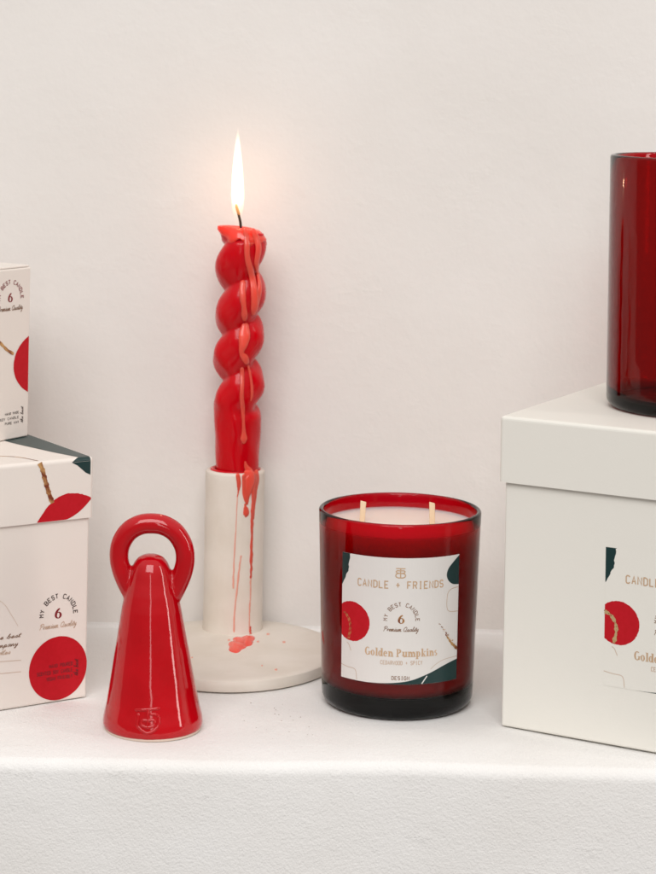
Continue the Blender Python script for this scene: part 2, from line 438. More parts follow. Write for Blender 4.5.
def scent_label(parent, mp, sl, paper):
    """the printed paper label: same art on the jar and on its box. origin = bottom centre, mm"""
    W, HT = 30.5, 59.5
    lab = Art(.06).fill([(-W, 0), (W, 0), (W, HT), (-W, HT)]).build('label', paper, parent, mp, sl)
    # torn dark green patches
    g1 = [(-W, HT-.02), (-W, 44.5)]+ragged((-W+.2, 44.5), (-27.4, 50), 6, .25, 3)+ragged((-26.8, 51), (-25.8, HT-.4), 8, .3, 4)+[(-25.4, HT-.02)]
    Art(.1).fill(g1[::-1]).build('printed_patch', M['green'], lab, mp, sl)
    g2 = spline([(W, HT-.4), (27, 56.6), (23.8, 53.6), (22.8, 50.4), (24, 47.6), (26.6, 45.8), (W, 45.2)], 6)
    Art(.1).fill(g2).build('printed_patch', M['green'], lab, mp, sl)
    g3 = spline([(-16, .05), (-7, .35), (4, 1.6), (13, 4.4), (21, 7.4), (26, 8.8), (W, 9.6)], 6)+[(W, .02)]
    Art(.1).fill(g3[::-1]).build('printed_patch', M['green'], lab, mp, sl)
    Art(.15).line([(10.6, .15), (13.2, 3.7)], .55).build('outline_stroke', M['paper'], lab, mp, sl)
    # red disc running off the left edge, with a gold brush arc
    Art(.1).fill(clip_poly(blob(-24.3, 27.6, 9.6, 9.4, .01, 90, seed=5), 0, -W, False)).build('printed_circle', M['red_print'], lab, mp, sl)
    P = spline([(-W, 31.8), (-27.6, 30.4), (-25.4, 27), (-25.2, 23), (-26.2, 18.8)], 7)
    if sl:
        br = Art(.15); r = random.Random(3)
        for k in range(3):
            br.line([(x+k*.55-.5, y+r.uniform(-.2, .2)) for x, y in P[4:]], .3, lambda t: .6+.5*math.sin(t*40+k))
        br.build('brush_stroke', M['bronze'], lab, mp, sl)
    else:
        b0 = Art(.15).line(P, 1.6, lambda t: .85+.3*math.sin(t*23)+.2*math.sin(t*51)).build('brush_stroke', M['gold_light'], lab, mp, sl)
        fl = Art(.2); r = random.Random(4)
        for k in range(16):
            q = P[r.randrange(len(P))]; fl.fill(blob(q[0]+r.uniform(-.6, .6), q[1]+r.uniform(-.4, .4), r.uniform(.15, .35), r.uniform(.12, .3), .2, 7, seed=k))
        fl.build('brush_fleck', M['bronze'], lab, mp, sl)
    Art(.15).line(spline([(-27, 17.2), (-25.8, 16.4), (-25.2, 15.2), (-24.4, 13.6)], 4), .28).build('outline_stroke', M['line'], lab, mp, sl)
    # thin outlines
    Art(.1).line(spline([(-W, 6.2), (-26.5, 5.6), (-22.8, 5.4), (-21.6, 4.4), (-21.2, 2.5), (-21, .4)], 5), .28).build('outline_stroke', M['line'], lab, mp, sl)
    Art(.1).line(spline([(W, 44), (26, 43.6), (23.8, 42), (23.2, 38.5), (23.4, 34.8), (25, 33), (W, 32.4)], 6), .3).build('outline_stroke', M['line'], lab, mp, sl)
    Art(.1).line(spline([(15, 6.8), (18, 9), (22.5, 10.6), (W, 11)], 5), .22).build('outline_stroke', M['line'], lab, mp, sl)
    # splattered bronze brush at the right edge
    b2 = Art(.12); r = random.Random(12)
    b2.line(spline([(22.8, 22.4), (24.6, 20), (27, 17.2), (W, 14.4)], 6), 1.2, lambda t: .35+.95*t+.25*math.sin(t*31))
    for i in range(34):
        t = r.random(); x = 19+11.5*t; y = 28-13.6*t+r.uniform(-1, 1)*(.4+.7*t)
        if x < W-.5: b2.fill(blob(x, y, r.uniform(.12, .4), r.uniform(.1, .3), .2, 7, seed=i))
    b2.build('brush_stroke', M['bronze'], lab, mp, sl)
    # words
    A = Art(.1); monogram(A, -.3, 52.4, 2.2, .5); A.build('emblem', M['gold'], lab, mp, sl)
    Art(.1).caps('CANDLE + FRIENDS', -21.0, 20.8, 45.2, 3.2, .52).build('lettering', M['gold'], lab, mp, sl)
    badge(lab, lambda u, v, h: mp(u, v, h+.05), .5, 30.6, 1.0, M['ink_brown'], M['bronze'], M['ink_brown'], sl)
    Art(.1).serif('Golden Pumpkins', -16.8, 18.6, 13.0, 3.7).build('lettering', M['gold'], lab, mp, sl)
    Art(.1).caps('CEDARWOOD + SPICY', -9.0, 10.7, 9.3, 1.7, .3).build('lettering', M['line'], lab, mp, sl)
    Art(.1).caps('DESIGN', -3.6, 4.6, 2.2, 1.6, .32).build('lettering', M['ink_brown'], lab, mp, sl)
    return lab

def flat_map(x0, y0, z0):
    """front face of a box in its own axes: face plane y = y0, u to the right, v up"""
    return lambda u, v, h: Vector((x0+u/1000, y0-h/1000, z0+v/1000))

# ------------------------------------------------------------------ the setting
YW = at(328, 631).y            # wall
YF = at(328, 764).y            # front lip of the shelf
bm = bmesh.new()
prof = [(YW+.02, .0027), (YW-.0004, .0025)]+[(YW-.0029+.0025*math.sin(a), .0025-.0025*math.cos(a)) for a in [PI/2*(1-i/7) for i in range(1, 8)]]+[(YF+.03+(YW-.02-YF-.03)*(1-i/8), 0) for i in range(9)]+[(YF+.006-.006*math.sin(a)*1.0, -.006*(1-math.cos(a))) for a in [PI/2*i/8 for i in range(1, 9)]]+[(YF, -.02), (YF+.0, -.10), (YF, -.35)]
NX = 160; rows = []
for i in range(NX+1):
    x = -.8+1.6*i/NX; w = .0012*math.sin(x*21+1)+.0008*math.sin(x*57)
    rows.append([bm.verts.new((x, y+(w if y < YF+.02 else 0), z+(.0003*math.sin(x*33)))) for y, z in prof])
for A, B in zip(rows[:-1], rows[1:]):
    for j in range(len(prof)-1): bm.faces.new((A[j], A[j+1], B[j+1], B[j]))
bmesh.ops.recalc_face_normals(bm, faces=bm.faces)
shelf = link('shelf', bm, M['shelf'], None, 180); shelf['kind'] = 'structure'
bm = rbox(-1.5, 1.5, YW, YW+.1, -.4, 1.6, .002, 1)
wall = link('wall', bm, M['wall']); wall['kind'] = 'structure'

# ------------------------------------------------------------------ candle holder on an oval tray
ZT = .0065
hc = at(232.5, 627, ZT)
holder = empty('candle_holder', (hc.x, hc.y, 0), 'cream ceramic tube candle holder on a flat tray, streaked with melted red wax', 'candle holder')
fr = at(240, 681, ZT); back = YW-.0012
tcy = (fr.y+back)/2-hc.y; tb = (back-fr.y)/2; ta = .0555
V = []; prof = [(0, 0), (.96, 0), (.99, .0008), (1.0, .0025), (1.0, ZT-.0018), (.993, ZT-.0006), (.975, ZT), (.90, ZT-.0003), (0, ZT-.0003)]
bm = lathe(prof, 128)
for v in bm.verts:
    a = math.atan2(v.co.y, v.co.x); k = 1+.012*math.sin(2*a+.7)+.008*math.sin(3*a)
    v.co.x = .0008+v.co.x*ta*k; v.co.y = tcy+v.co.y*tb*min(1, k+.0)
for v in bm.verts: v.co.y = min(v.co.y, back-hc.y)
link('tray', bm, M['ceramic'], holder, 40)
HR, HT_ = .0157, .0846
pr = [(0, ZT-.001), (HR+.0004, ZT-.001), (HR+.0002, ZT+.002)]+[(HR+.0001*math.sin(i*1.7), ZT+.004+(HT_-.008)*i/12) for i in range(13)]+arc(HR-.0016, ZT+HT_-.0016, .0016, 0, 90, 5)+arc(.0128+.0012, ZT+HT_-.0012, .0012, 90, 180, 4)+[(.0126, ZT+HT_-.02), (0, ZT+HT_-.02)]
link('tube', lathe(pr, 96, wob=.004), M['ceramic'], holder, 50)

PXH = hc.y/F                                    # metres per photo pixel at the holder
def zpx(y, x=232.5, z0=ZT, y0=627): return z0+(y0-y)*PXH + (x-232.5)*0
AXL = lambda y: 232.5+(627-y)*math.tan(ROLL)    # photo column of a vertical line through the holder's axis
def tube_path(pts, R, lift):
    """(px, py, half width px) on a cylinder of radius R around the axis -> points, radii, normals"""
    P, W, Nn = [], [], []
    rj = random.Random(int(pts[0][0]*10+pts[0][1]))
    for (x, y, w) in spline(pts, 7):
        if w < 2.2: w *= rj.uniform(.75, 1.2); x += rj.uniform(-.25, .25)
        s = max(-.97, min(.97, (x-AXL(y))*PXH/R)); a = math.asin(s)
        n = Vector((math.sin(a), -math.cos(a), 0)); z = zpx(y)+R*(-math.cos(a))*0
        P.append(n*(R+lift)+Vector((0, 0, z-.0042*math.cos(a)*0))); W.append(w*PXH); Nn.append(n)
    return P, W, Nn
def holder_drip(pts, m, flat=.26):
    P, W, Nn = tube_path(pts, HR, .0001)
    for p in P: p.z -= 0
    return link('wax_drip', sweep(P, W, 10, flat, lambda i: Nn[i]), m, holder, 180)
# the front of the tube sits lower in the picture than its axis by R*k; shift rows accordingly
KF = 29.5*.24
def sh(pts): return [(x, y-KF*.9, w) for x, y, w in pts]
holder_drip(sh([(245, 477, 2.2), (246, 486, 3.2), (247, 494, 4), (247.5, 501, 2.6), (248, 505, 1.0)]), M['coral_wax'])
holder_drip(sh([(251, 474, 3), (255, 480, 4.2), (254, 490, 3), (254, 500, 2.2), (253, 515, 2.0), (252.5, 540, 1.7), (252, 565, 1.6), (251.5, 578, 1.2)]), M['coral_wax'])
holder_drip(sh([(247, 473.5, 2.4), (250, 476, 5.5), (251, 481, 6.4), (250, 487, 5.2), (248.5, 494, 3.8), (248, 500, 2)]), M['coral_wax'], .3)
holder_drip(sh([(257, 474, 2.6), (258, 482, 2.6), (257, 492, 1.6), (255.5, 505, 1.2), (254, 520, 1)]), M['coral_wax'])
holder_drip(sh([(239, 476, 2.2), (240, 484, 2.2), (239.5, 492, 1), (238.5, 497, .5)]), M['coral_wax'])
holder_drip(sh([(246, 505, .9), (247, 511, 3), (247, 515, 3), (247, 517, 1)]), M['coral_wax'])
holder_drip(sh([(251.5, 577, 1.0), (251, 600, .6), (250.5, 606, 1.0), (250, 625, .6), (250, 637, 1.0)]), M['soft_coral'])
holder_drip(sh([(238.5, 498, .5), (237, 530, .55), (235, 570, .8), (234.5, 587, 1.0)]), M['soft_coral'], .2)
holder_drip(sh([(242, 556, .8), (239, 580, 1.0), (236, 610, .8), (235, 634, .9)]), M['soft_coral'], .25)
holder_drip(sh([(251, 627, .8), (251, 633, 1.6), (251, 639, 2.6), (250.5, 643, 2.8)]), M['coral_wax'], .4)
holder_drip(sh([(235, 633, .9), (235, 637, 1.5), (235, 639, 1.2)]), M['coral_wax'], .4)
# puddles on the tray
def puddle(px, py, rx, ry, hh, m, seed):
    c = at(px, py, ZT)-Vector((hc.x, hc.y, 0)); r = random.Random(seed); ph = r.uniform(0, 6)
    bm = lathe([(0, ZT+hh)]+[(math.sin(PI/2*i/6), ZT-.0006+(hh+.0006)*math.cos(PI/2*i/6)) for i in range(1, 7)], 40)
    for v in bm.verts:
        a = math.atan2(v.co.y, v.co.x); k = 1+.12*math.sin(3*a+ph)+.07*math.sin(5*a+2*ph)
        v.co.x = c.x+v.co.x*rx*k; v.co.y = c.y+v.co.y*ry*k
    return link('wax_puddle', bm, m, holder, 180)
puddle(236.5, 646, .0046, .0115, .0010, M['coral_wax'], 1)
puddle(247, 640, .0040, .011, .0011, M['coral_wax'], 2)
puddle(241.5, 641, .0055, .009, .001, M['coral_wax'], 8)
for i, (x, y, rx) in enumerate([(229, 639.5, .0012), (268, 633.5, .0014), (284, 641.5, .0014), (276, 669, .0012), (262, 665, .0007), (192, 657, .0008), (258, 641, .0012)]):
    puddle(x, y, rx*.65, rx*1.3, .0002, M['soft_coral'], 20+i)

# ------------------------------------------------------------------ twisted candle
candle = empty('twisted_candle', (hc.x, hc.y, 0), 'lit red twisted candle with coral wax drips burning in the cream holder', 'candle')
PX = PXH; PITCH = 45.5*PX
YTOP = 231.5
def zc(y): return ZT+(627-y)*PX
ztop = zc(YTOP); zb = zc(470)
OFF = .0012
def crad(th, z):
    y = 627-(z-ZT)/PX
    thc = -PI/2+2*PI*(278-y)/45.5                    # azimuth of the crease at this height
    fade = max(0, min(1, (417+4*math.cos(th)-y)/19)); fade = fade*fade*(3-2*fade)
    t0 = max(0, min(1, (y-226)/10))
    c = math.sqrt(math.sin((th-thc)/2)**2+.012); front = max(0, -math.sin(th))
    # keep the bulge rounded by height as well
    bulge = c**.75
    r = (13.8+3.2*front**2+(11.6-3.6*front**2)*bulge+.7*math.sin(y*.061+1+1.3*math.cos(th))+.5*math.sin(3*th+y*.085)+.35*math.sin(5*th-y*.14))*PX
    flat_r = (24.6-3.4*max(0, min(1, (y-395)/75)))*PX
    # around the fade, each azimuth ends its last crease at its own height
    r = r*fade+flat_r*(1-fade)
    if y < 240:                                        # melted lip
        k = max(0, min(1, (240-y)/9)); a = math.atan2(math.sin(th-PI), math.cos(th-PI))
        a2 = math.atan2(math.sin(th+.2), math.cos(th+.2))
        top = (16.5+8.5*math.exp(-(a/.45)**2)*max(0, (239-y)/10)+8*math.exp(-(a2/.8)**2))*PX
        r = r*(1-k)+top*k
    return r+.00025*math.sin(5*th+z*300)*.6
def cax(z): return OFF+(.0002)*math.sin(z*40)
n = 128; V = []; Fc = []; NZ = 300
for i in range(NZ+1):
    z = zb-.018+(ztop-zb+.018)*i/NZ
    for k in range(n):
        th = 2*PI*k/n; r = crad(th, z)
        zz = z
        if i > NZ-8: r *= 1-.018*(i-NZ+8)**1.0*.5
        V.append((cax(z)+r*math.cos(th), r*math.sin(th), zz))
for i in range(NZ):
    for k in range(n): Fc.append((i*n+k, i*n+(k+1) % n, (i+1)*n+(k+1) % n, (i+1)*n+k))
# dished top with a thin molten rim
last = NZ*n
for j, (q, dz) in enumerate([(.9, .0004), (.8, .0002), (.6, -.0012), (.3, -.0018)]):
    base = len(V)
    for k in range(n):
        x, y, z = V[last+k]; V.append((cax(ztop)+(x-cax(ztop))*q, y*q, ztop+dz))
    prev = last if j == 0 else base-n
    for k in range(n): Fc.append((prev+k, prev+(k+1) % n, base+(k+1) % n, base+k))
V.append((cax(ztop), 0, ztop-.0019)); base = len(V)-1-n
for k in range(n): Fc.append((base+k, base+(k+1) % n, len(V)-1))
bm = mesh_bm(V, Fc); bmesh.ops.recalc_face_normals(bm, faces=bm.faces)
link('wax_body', bm, M['red_wax'], candle, 180)
def candle_drip(pts, m, flat=.42, lift=.00025):
    P, W, Nn = [], [], []
    for (x, y, w) in spline(pts, 6):
        z = zc(y-4); cxp = AXL(y)+OFF/PX
        th = -PI/2
        for _ in range(12):
            r = crad(th, z); s = max(-.98, min(.98, (x-cxp)*PX/r)); th = -PI/2+math.asin(s)
        r = crad(th, z); nn = Vector((math.cos(th), math.sin(th), 0))
        P.append(nn*(r+lift)+Vector((cax(z), 0, z))); W.append(max(w, .3)*PX); Nn.append(nn)
    # relax so the drip bridges the creases
    for _ in range(6):
        Q = [p.copy() for p in P]
        for i in range(1, len(P)-1):
            m_ = (Q[i-1]+Q[i+1])/2
            P[i] = Q[i]*.5+m_*.5
        for i in range(len(P)):
            th = math.atan2(P[i].y, P[i].x-cax(P[i].z)); need = crad(th, P[i].z)+lift; d = math.hypot(P[i].y, P[i].x-cax(P[i].z))
            if d < need: P[i].x = cax(P[i].z)+need*math.cos(th); P[i].y = need*math.sin(th)
    return link('wax_drip', sweep(P, W, 12, flat, lambda i: Nn[i]), m, candle, 180)
candle_drip([(246, 231, 2.4), (248, 242, 3), (248, 256, 2.8), (251, 270, 3.4), (254, 285, 4), (255.5, 300, 4.6), (255, 308, 4.4), (254, 313, 2.8)], M['coral_wax'])
candle_drip([(254, 232, 3), (258, 242, 4), (259, 252, 3.8), (256.5, 264, 3), (258, 276, 3.4), (260, 286, 3.4), (259, 298, 2.4), (257, 308, 1.6)], M['coral_wax'])
candle_drip([(244, 283, 3), (243.5, 293, 3.2), (245, 306, 2.4), (245.5, 314, 3.2), (245.5, 319, 2.4)], M['coral_wax'])
candle_drip([(246, 326, 4), (245.5, 335, 6), (244.5, 344, 4.4), (242.5, 352, 2.4), (246, 357, 3.6), (248, 362, 2.8)], M['coral_wax'])
candle_drip([(243, 369, 2), (243.5, 380, 2), (243, 396, 2), (244, 406, 2.2), (244.5, 420, 1.4), (245, 431, 2), (245, 438, 3.6), (245, 441, 2.4)], M['coral_wax'])
candle_drip([(249, 366, 1.2), (252, 380, 1.4), (253, 392, 1.6), (252, 400, .8)], M['coral_wax'])
# soft molten cap sagging over the rim, drawn out to a beak on the left
def cap_r(th, y):
    aL = math.atan2(math.sin(th-PI-.12), math.cos(th-PI-.12)); wl = math.exp(-(aL/.55)**2)
    base = crad(th, zc(max(y, 239)))/PX+.5
    t = max(0, min(1, (y-226)/13))
    r = base*(.60+.40*min(1, t*1.25)**.55)                       # rounded shoulder
    r = r*(1-wl)+wl*(23.5-8.0*max(0, min(1, (y-229)/9))**1.2)
    return r
V, Fc, n = [], [], 128; ROWS = 26
for i in range(ROWS+1):
    for k in range(n):
        th = 2*PI*k/n
        low = 239.5+3.2*math.sin(2*th+.6)+2.0*math.sin(5*th+1)+1.5*math.sin(9*th)+5*math.exp(-(math.atan2(math.sin(th+.9), math.cos(th+.9))/.5)**2)
        y = 226+(low-226)*(i/ROWS)
        r = cap_r(th, y)
        if i >= ROWS-3: r -= (0, .25, .55, 1.3)[i-ROWS+3]
        z = zc(y)-.0005*(1-i/ROWS)*math.cos(th)*1.6                # right side slopes down
        V.append((cax(z)+r*PX*math.cos(th), r*PX*math.sin(th), z))
for i in range(ROWS):
    for k in range(n): Fc.append((i*n+k, i*n+(k+1) % n, (i+1)*n+(k+1) % n, (i+1)*n+k))
for j, (q_, dz) in enumerate([(.93, .0002), (.8, -.0004), (.55, -.0013), (.25, -.0016)]):
    base = len(V)
    for k in range(n):
        x, y, z = V[k]; V.append((OFF+(x-OFF)*q_, y*q_, z*1+dz))
    prev = 0 if j == 0 else base-n
    for k in range(n): Fc.append((prev+k, prev+(k+1) % n, base+(k+1) % n, base+k))
V.append((OFF, 0, zc(226)-.0016)); base = len(V)-1-n
for k in range(n): Fc.append((base+k, base+(k+1) % n, len(V)-1))
bm = mesh_bm(V, Fc); bmesh.ops.recalc_face_normals(bm, faces=bm.faces)
link('molten_cap', bm, M['molten_wax'], candle, 180)
candle_drip([(246, 462, 1.0), (247, 467, 2.4), (250, 472, 3.8), (253, 476, 3)], M['coral_wax'])
# molten ring in the socket round the foot of the candle
bm = lathe([(.0108, ZT+HT_+.0002), (.0118, ZT+HT_+.0007), (.0131, ZT+HT_+.0003), (.0133, ZT+HT_-.001), (.0108, ZT+HT_-.001)], 80, closed=True, wob=.02)
link('wax_rim', bm, M['red_wax'], candle, 180)
# wick
wb = Vector((.0014, -.001, ztop-.002))
wt = [Vector((.0014, -.001, zc(233))), Vector((.0010, -.001, zc(222))), Vector((.0001, -.001, zc(214))), Vector((-.0011, -.001, zc(206)))]
wk = link('wick', sweep(spline([tuple(p) for p in wt], 6), [.0007]*19, 10), M['char'], candle, 180)
link('wick_tip', sweep(spline([tuple(wt[2]+Vector((0, 0, .0005))), tuple(wt[3]), tuple(wt[3]+Vector((-.0003, 0, .0015)))], 4), [.00074, .00076, .0008, .0008, .0008, .00075, .0007, .0006, .0005], 10), M['ember'], wk, 180)
# flame (glowing gas: an emitting volume in a teardrop)
fl0 = zc(226); FX = -.0005
fp = [(0, 0), (.0013, .0012), (.0022, .005), (.0030, .010), (.0034, .015), (.0034, .020), (.0031, .026), (.0027, .032), (.0021, .038), (.0014, .044), (.0007, .049), (0, .0535)]
fp = spline(fp, 5); fp = [(max(0, r), z) for r, z in fp]; fp[0] = (0, 0); fp[-1] = (0, .0535)
bm = lathe([p for i, p in enumerate(fp) if i in (0, len(fp)-1) or p[0] > 1e-5], 40)
for v in bm.verts: v.co.x += -.0009*math.sin(v.co.z/.0535*PI*.5)+.0002
flame = link('flame', bm, M['flame'], candle, 180); flame.location = (FX, -.001, fl0)
LEAN, ZS = .085, ZT+HT_
for o in candle.children:
    if o.name.startswith('wax_rim'): continue
    if o.name.startswith('flame'): o.location.y -= LEAN*(fl0+.01-ZS); continue
    for o_ in [o]+list(o.children):
        for v in o_.data.vertices:
            if v.co.z > ZS-.002: v.co.y -= LEAN*(v.co.z-ZS+.002)
ld = bpy.data.lights.new('flame_light', 'POINT'); ld.energy = .0125; ld.color = (1, .53, .30); ld.shadow_soft_size = .0028
lo = bpy.data.objects.new('flame_light', ld); COL.objects.link(lo); lo.location = (hc.x+FX-.0003, hc.y-.001-LEAN*(fl0+.01-ZS), fl0+.022)

# ------------------------------------------------------------------ candle in a red glass jar
def jar(parent, r_top, r_bot, h, wall_=.0024, base=.0095, rc=.006):
    outer = [(0, .0016), (r_bot*.80, .0014), (r_bot*.86, 0)]
    outer += arc(r_bot-rc, rc, rc, -80, 0, 7)
    k = lambda z: r_bot+(r_top-r_bot)*min(1, (z-rc)/(h-rc))
    for i in range(1, 12): z = rc+(h-rc-.0014)*i/12; outer.append((k(z), z))
    outer += arc(r_top-wall_/2, h-wall_/2, wall_/2, 0, 180, 8)
    inner = []
    for i in range(11, 0, -1): z = base+.006+(h-base-.008)*i/12; inner.append((k(z)-wall_, z))
    inner += arc(r_bot-wall_-.006, base+.006, .006, 0, -90, 6)+[(0, base-.0006)]
    o = link('glass', lathe(outer+inner, 128), M['glass'], parent, 50)
    return o, k
gc = at(396.8, 700.8)
jr = empty('jar_candle', (gc.x, gc.y, 0), 'unlit scented candle in a red glass jar with square printed label and two wicks', 'candle')
JR, JB, JH = .0394, .0366, .0935
gl, kr = jar(jr, JR, JB, JH)
wz = JH-.0066
ri = lambda z: kr(z)-.0024+.00012
wp = [(0, .0093), (ri(.011)-.0065, .0093)]+[(p[0]+.00012, p[1]) for p in arc(kr(.011)-.0024-.006, .0157, .006, -70, 0, 5)]+[(ri(.02+(wz-.021)*i/6), .02+(wz-.021)*i/6) for i in range(7)]+[(ri(wz)-.0002, wz-.0002), (ri(wz)-.0012, wz-.0009), (ri(wz)-.004, wz-.0012), (.012, wz-.001), (.006, wz-.0004), (0, wz-.0002)]
link('wax', lathe(wp, 96), M['cream_wax'], jr, 50)
for (x, y, hgt, tl) in ((-.0182, .004, .0098, .0002), (.0156, -.001, .0106, -.0001)):
    bm = rbox(x-.0013, x+.0013, y-.0006, y+.0006, wz-.003, wz+hgt-.001, .0003, 2)
    for v in bm.verts:
        t = (v.co.z-wz)/hgt; v.co.x += tl*t*2
        if t > .6: v.co.x = x+(v.co.x-x)*(1+.25*(t-.6)); v.co.z += (v.co.x-x)*-.25
    link('wick', bm, M['wick'], jr, 60)
PHI = rad(-.5)
def cylmap(u, v, h):
    z = .0185+v/1000; R = kr(z)
    a = PHI+u/1000/R
    return Vector(((R+.00004+h/1000)*math.sin(a), -(R+.00004+h/1000)*math.cos(a), z))
scent_label(jr, cylmap, 1.3, M['paper'])

# ------------------------------------------------------------------ red glazed figurine
fc = at(153, 727)
fig = empty('ceramic_figurine', (fc.x, fc.y, 0), 'glossy red ceramic cone figurine with arms looped in a ring over its head', 'figurine')
K = fc.y/F
def flean(p):  # handmade: leans a little to the left against the shelf
    return Vector((p[0]-.030*p[2], p[1], p[2]))
prof = [(0, .0012), (46.5, .7/1000/K), (49, 2.4), (50, 7), (49.2, 13), (46.5, 24), (43.5, 40), (40, 60), (36.6, 80), (33, 100), (29.6, 120), (26.2, 135), (22.6, 147), (20.4, 155), (18.8, 160), (16.6, 165), (12.8, 169.6), (7, 172.4), (0, 173)]
bm = lathe([(r*K, max(z*K, .0007)) for i, (r, z) in enumerate(prof)], 96)
# the two arms: one loop from shoulder to shoulder
half = [(-12, 114, 6), (-17, 126, 9), (-22.3, 137, 9.8), (-27, 147, 10), (-31.2, 158, 9.8), (-33.2, 170, 9.6), (-31, 183, 9.8), (-23, 195.3, 10), (-11.5, 202, 10.1)]
ringp = [(x, z) for x, z, r in half]+[(0, 203.6)]+[(-x, z) for x, z, r in half[::-1]]
rr = [r for x, z, r in half]+[10.2]+[r for x, z, r in half[::-1]]
S = spline([(x, z, r) for (x, z), r in zip(ringp, rr)], 8)
sweep([Vector((x*K+.0006, 0, z*K)) for x, z, r in S], [r*K for x, z, r in S], 24, 1.0, lambda i: Vector((0, 1, 0)), bm)
for v in bm.verts: v.co = flean(v.co)
body = link('body', bm, M['glaze'], fig, 180)
rm = body.modifiers.new('remesh', 'REMESH'); rm.mode = 'VOXEL'; rm.voxel_size = .00055; rm.use_smooth_shade = True
sm = body.modifiers.new('smooth', 'SMOOTH'); sm.factor = .5; sm.iterations = 9
link('foot_rim', lathe([(46*K, .0002), (48.0*K, 0), (48.6*K, .0005), (48.0*K, .0013), (46*K, .0016)], 96, closed=True), M['bisque'], fig, 60)
# pressed emblem near the hem
def conemap(u, v, h):
    z = v/1000; zz = z/K
    pts = prof[2:]; R = 45
    for (r1, z1), (r2, z2) in zip(pts[:-1], pts[1:]):
        if z1 <= zz <= z2: R = r1+(r2-r1)*(zz-z1)/(z2-z1)
    a = rad(-3)+u/1000/(R*K)
    return flean(Vector(((R*K+h/1000)*math.sin(a), -(R*K+h/1000)*math.cos(a), z)))
def relief(lines, wmm, parent):
    bm = bmesh.new()
    for L in lines:
        P = [conemap(u, v, -.1) for u, v in spline(L, 3)]
        sweep(P, [wmm/1000]*len(P), 8, .75, lambda i: Vector((0, -1, .15)), bm)
    return link('emblem', bm, M['glaze'], parent, 180)
e0, e1, eq = 0.6, 9.8, 1.28
EL = [[(-4.2, 3.2), (0, 3.5), (3.8, 3.9)], [(0, 3.4), (0, -2.6)],
      [(-3.4, 1.8), (-3.6, -.8), (-3.4, -2.4), (0, -4.4), (3.5, -2.4), (4.0, 0), (3.3, 1.7), (1.1, 2.0)],
      [(0, -.2), (-2.0, -.2), (-2.2, -1.7), (0, -2.4), (2.3, -1.7), (2.2, 0), (0, -.2)]]
relief([[(e0+x*eq, e1+y*eq) for x, y in L] for L in EL], .78, fig)

# ------------------------------------------------------------------ white gift box (right)
def gift_box(name, label, cat, corner, along, W, Dp, HB, lid_top, lid_h, m, right_hand, over=.0023):
    """corner = visible front bottom corner; along = another point of the front bottom edge"""
    d = (along-corner); d.z = 0; d = d.normalized()
    ux = d if right_hand else -d                     # local +x: to the right along the front face
    rot = math.atan2(ux.y, ux.x)
    o = corner if right_hand else corner-ux*W        # local origin = front-left bottom corner
    root = empty(name, (o.x, o.y, 0), label, cat, None, rot)
    link('body', rbox(0, W, 0, Dp, 0.0006, lid_top-.003, .0011, 3), m, root)
    bm = rbox(-over, W+over, -over, Dp+over, lid_top-lid_h, lid_top, .0018, 4, True)
    lid = link('lid', bm, m, root)
    so = lid.modifiers.new('board', 'SOLIDIFY'); so.thickness = .0016; so.offset = -1
    n = Vector((ux.y, -ux.x, 0))
    return root, lid, o, ux, n
c1 = at(501, 727); c2 = at(656, 754.5)
zl = .1455
rb, rlid, ro, rux, rn = gift_box('gift_box', 'large plain white gift box with lid, square label on its front, red glass on top', 'gift box', c1, c2, .128, .128, .11, zl, .0308, M['card'], True)
u0, v0 = on_face(603.6, 685, ro, rux, rn)
LS = 1.06
scent_label(rb, lambda u, v, h: Vector(((u0+(u+30.5)*LS)/1000, -.00006-h/1000, (v0+v*LS)/1000)), None, M['card'])
# red glass on the white box
tc = at(694, 408, zl)
tumbler = empty('glass_tumbler', (tc.x, tc.y, zl), 'tall dark red glass jar standing on the white gift box at the right', 'glass jar')
TPX = tc.y/F; TR = 87.5*TPX
jar(tumbler, TR*1.0, TR*1.0, 252*TPX, .0026, .0045, .005)

# ------------------------------------------------------------------ printed gift box (left) with small carton on top
c1 = at(86.3, 698.2); c2 = at(0, 712)
zl2 = (698-454.5)*c1.y/F-.0008
lb, llid, lo_, lux, ln = gift_box('gift_box', 'white lidded gift box at the left with round red sticker and green lid corner', 'gift box', c1, c2, .128, .128, .10, zl2, .0292, M['card_warm'], False, .0013)
def lf(px, py, n0=0.0): return on_face(px, py, lo_+ln*n0, lux, ln)
fm = lambda u, v, h: Vector((u/1000, -.00006-h/1000, v/1000))
bx, by = lf(58.5, 613.5)
badge(lb, fm, bx, by, 1.18, M['ink'], M['ink_red'], M['line'])
sx_, sy_ = lf(58, 668)
stk = Art(.06).fill(blob(sx_, sy_, 15.3, 15.2, .002, 72)).build('round_sticker', M['red_print'], lb, fm)
A = Art(.12)
A.caps('HAND POURED', sx_-4.6, sx_+7.6, sy_+.6, 1.5, .34); A.caps('SCENTED SOY CANDLE', sx_-11, sx_+7.6, sy_-2.4, 1.5, .34); A.caps('VEGAN FRIENDLY', sx_-6, sx_+7.6, sy_-5.4, 1.5, .34)
A.build('lettering', M['ink_red'], stk, fm)
Art(.12).hand('the best', sx_+10.6, sx_+18.5, sy_-5, 1.1, .35, rad(90)).build('lettering', M['ink_red'], stk, fm)
for (t, p, q, m_) in (('d the best', (-16, 641.5), (20, 637), 'ink_brown'), ('company', (-8, 649), (17.5, 645), 'ink_brown'), ('candles', (-14, 656), (10, 654.5), 'line')):
    a = lf(*p); b = lf(*q)
    Art(.06).hand(t, a[0], b[0], a[1]+(b[1]-a[1])*.5, 1.0, .3).build('lettering', M[m_], lb, fm)
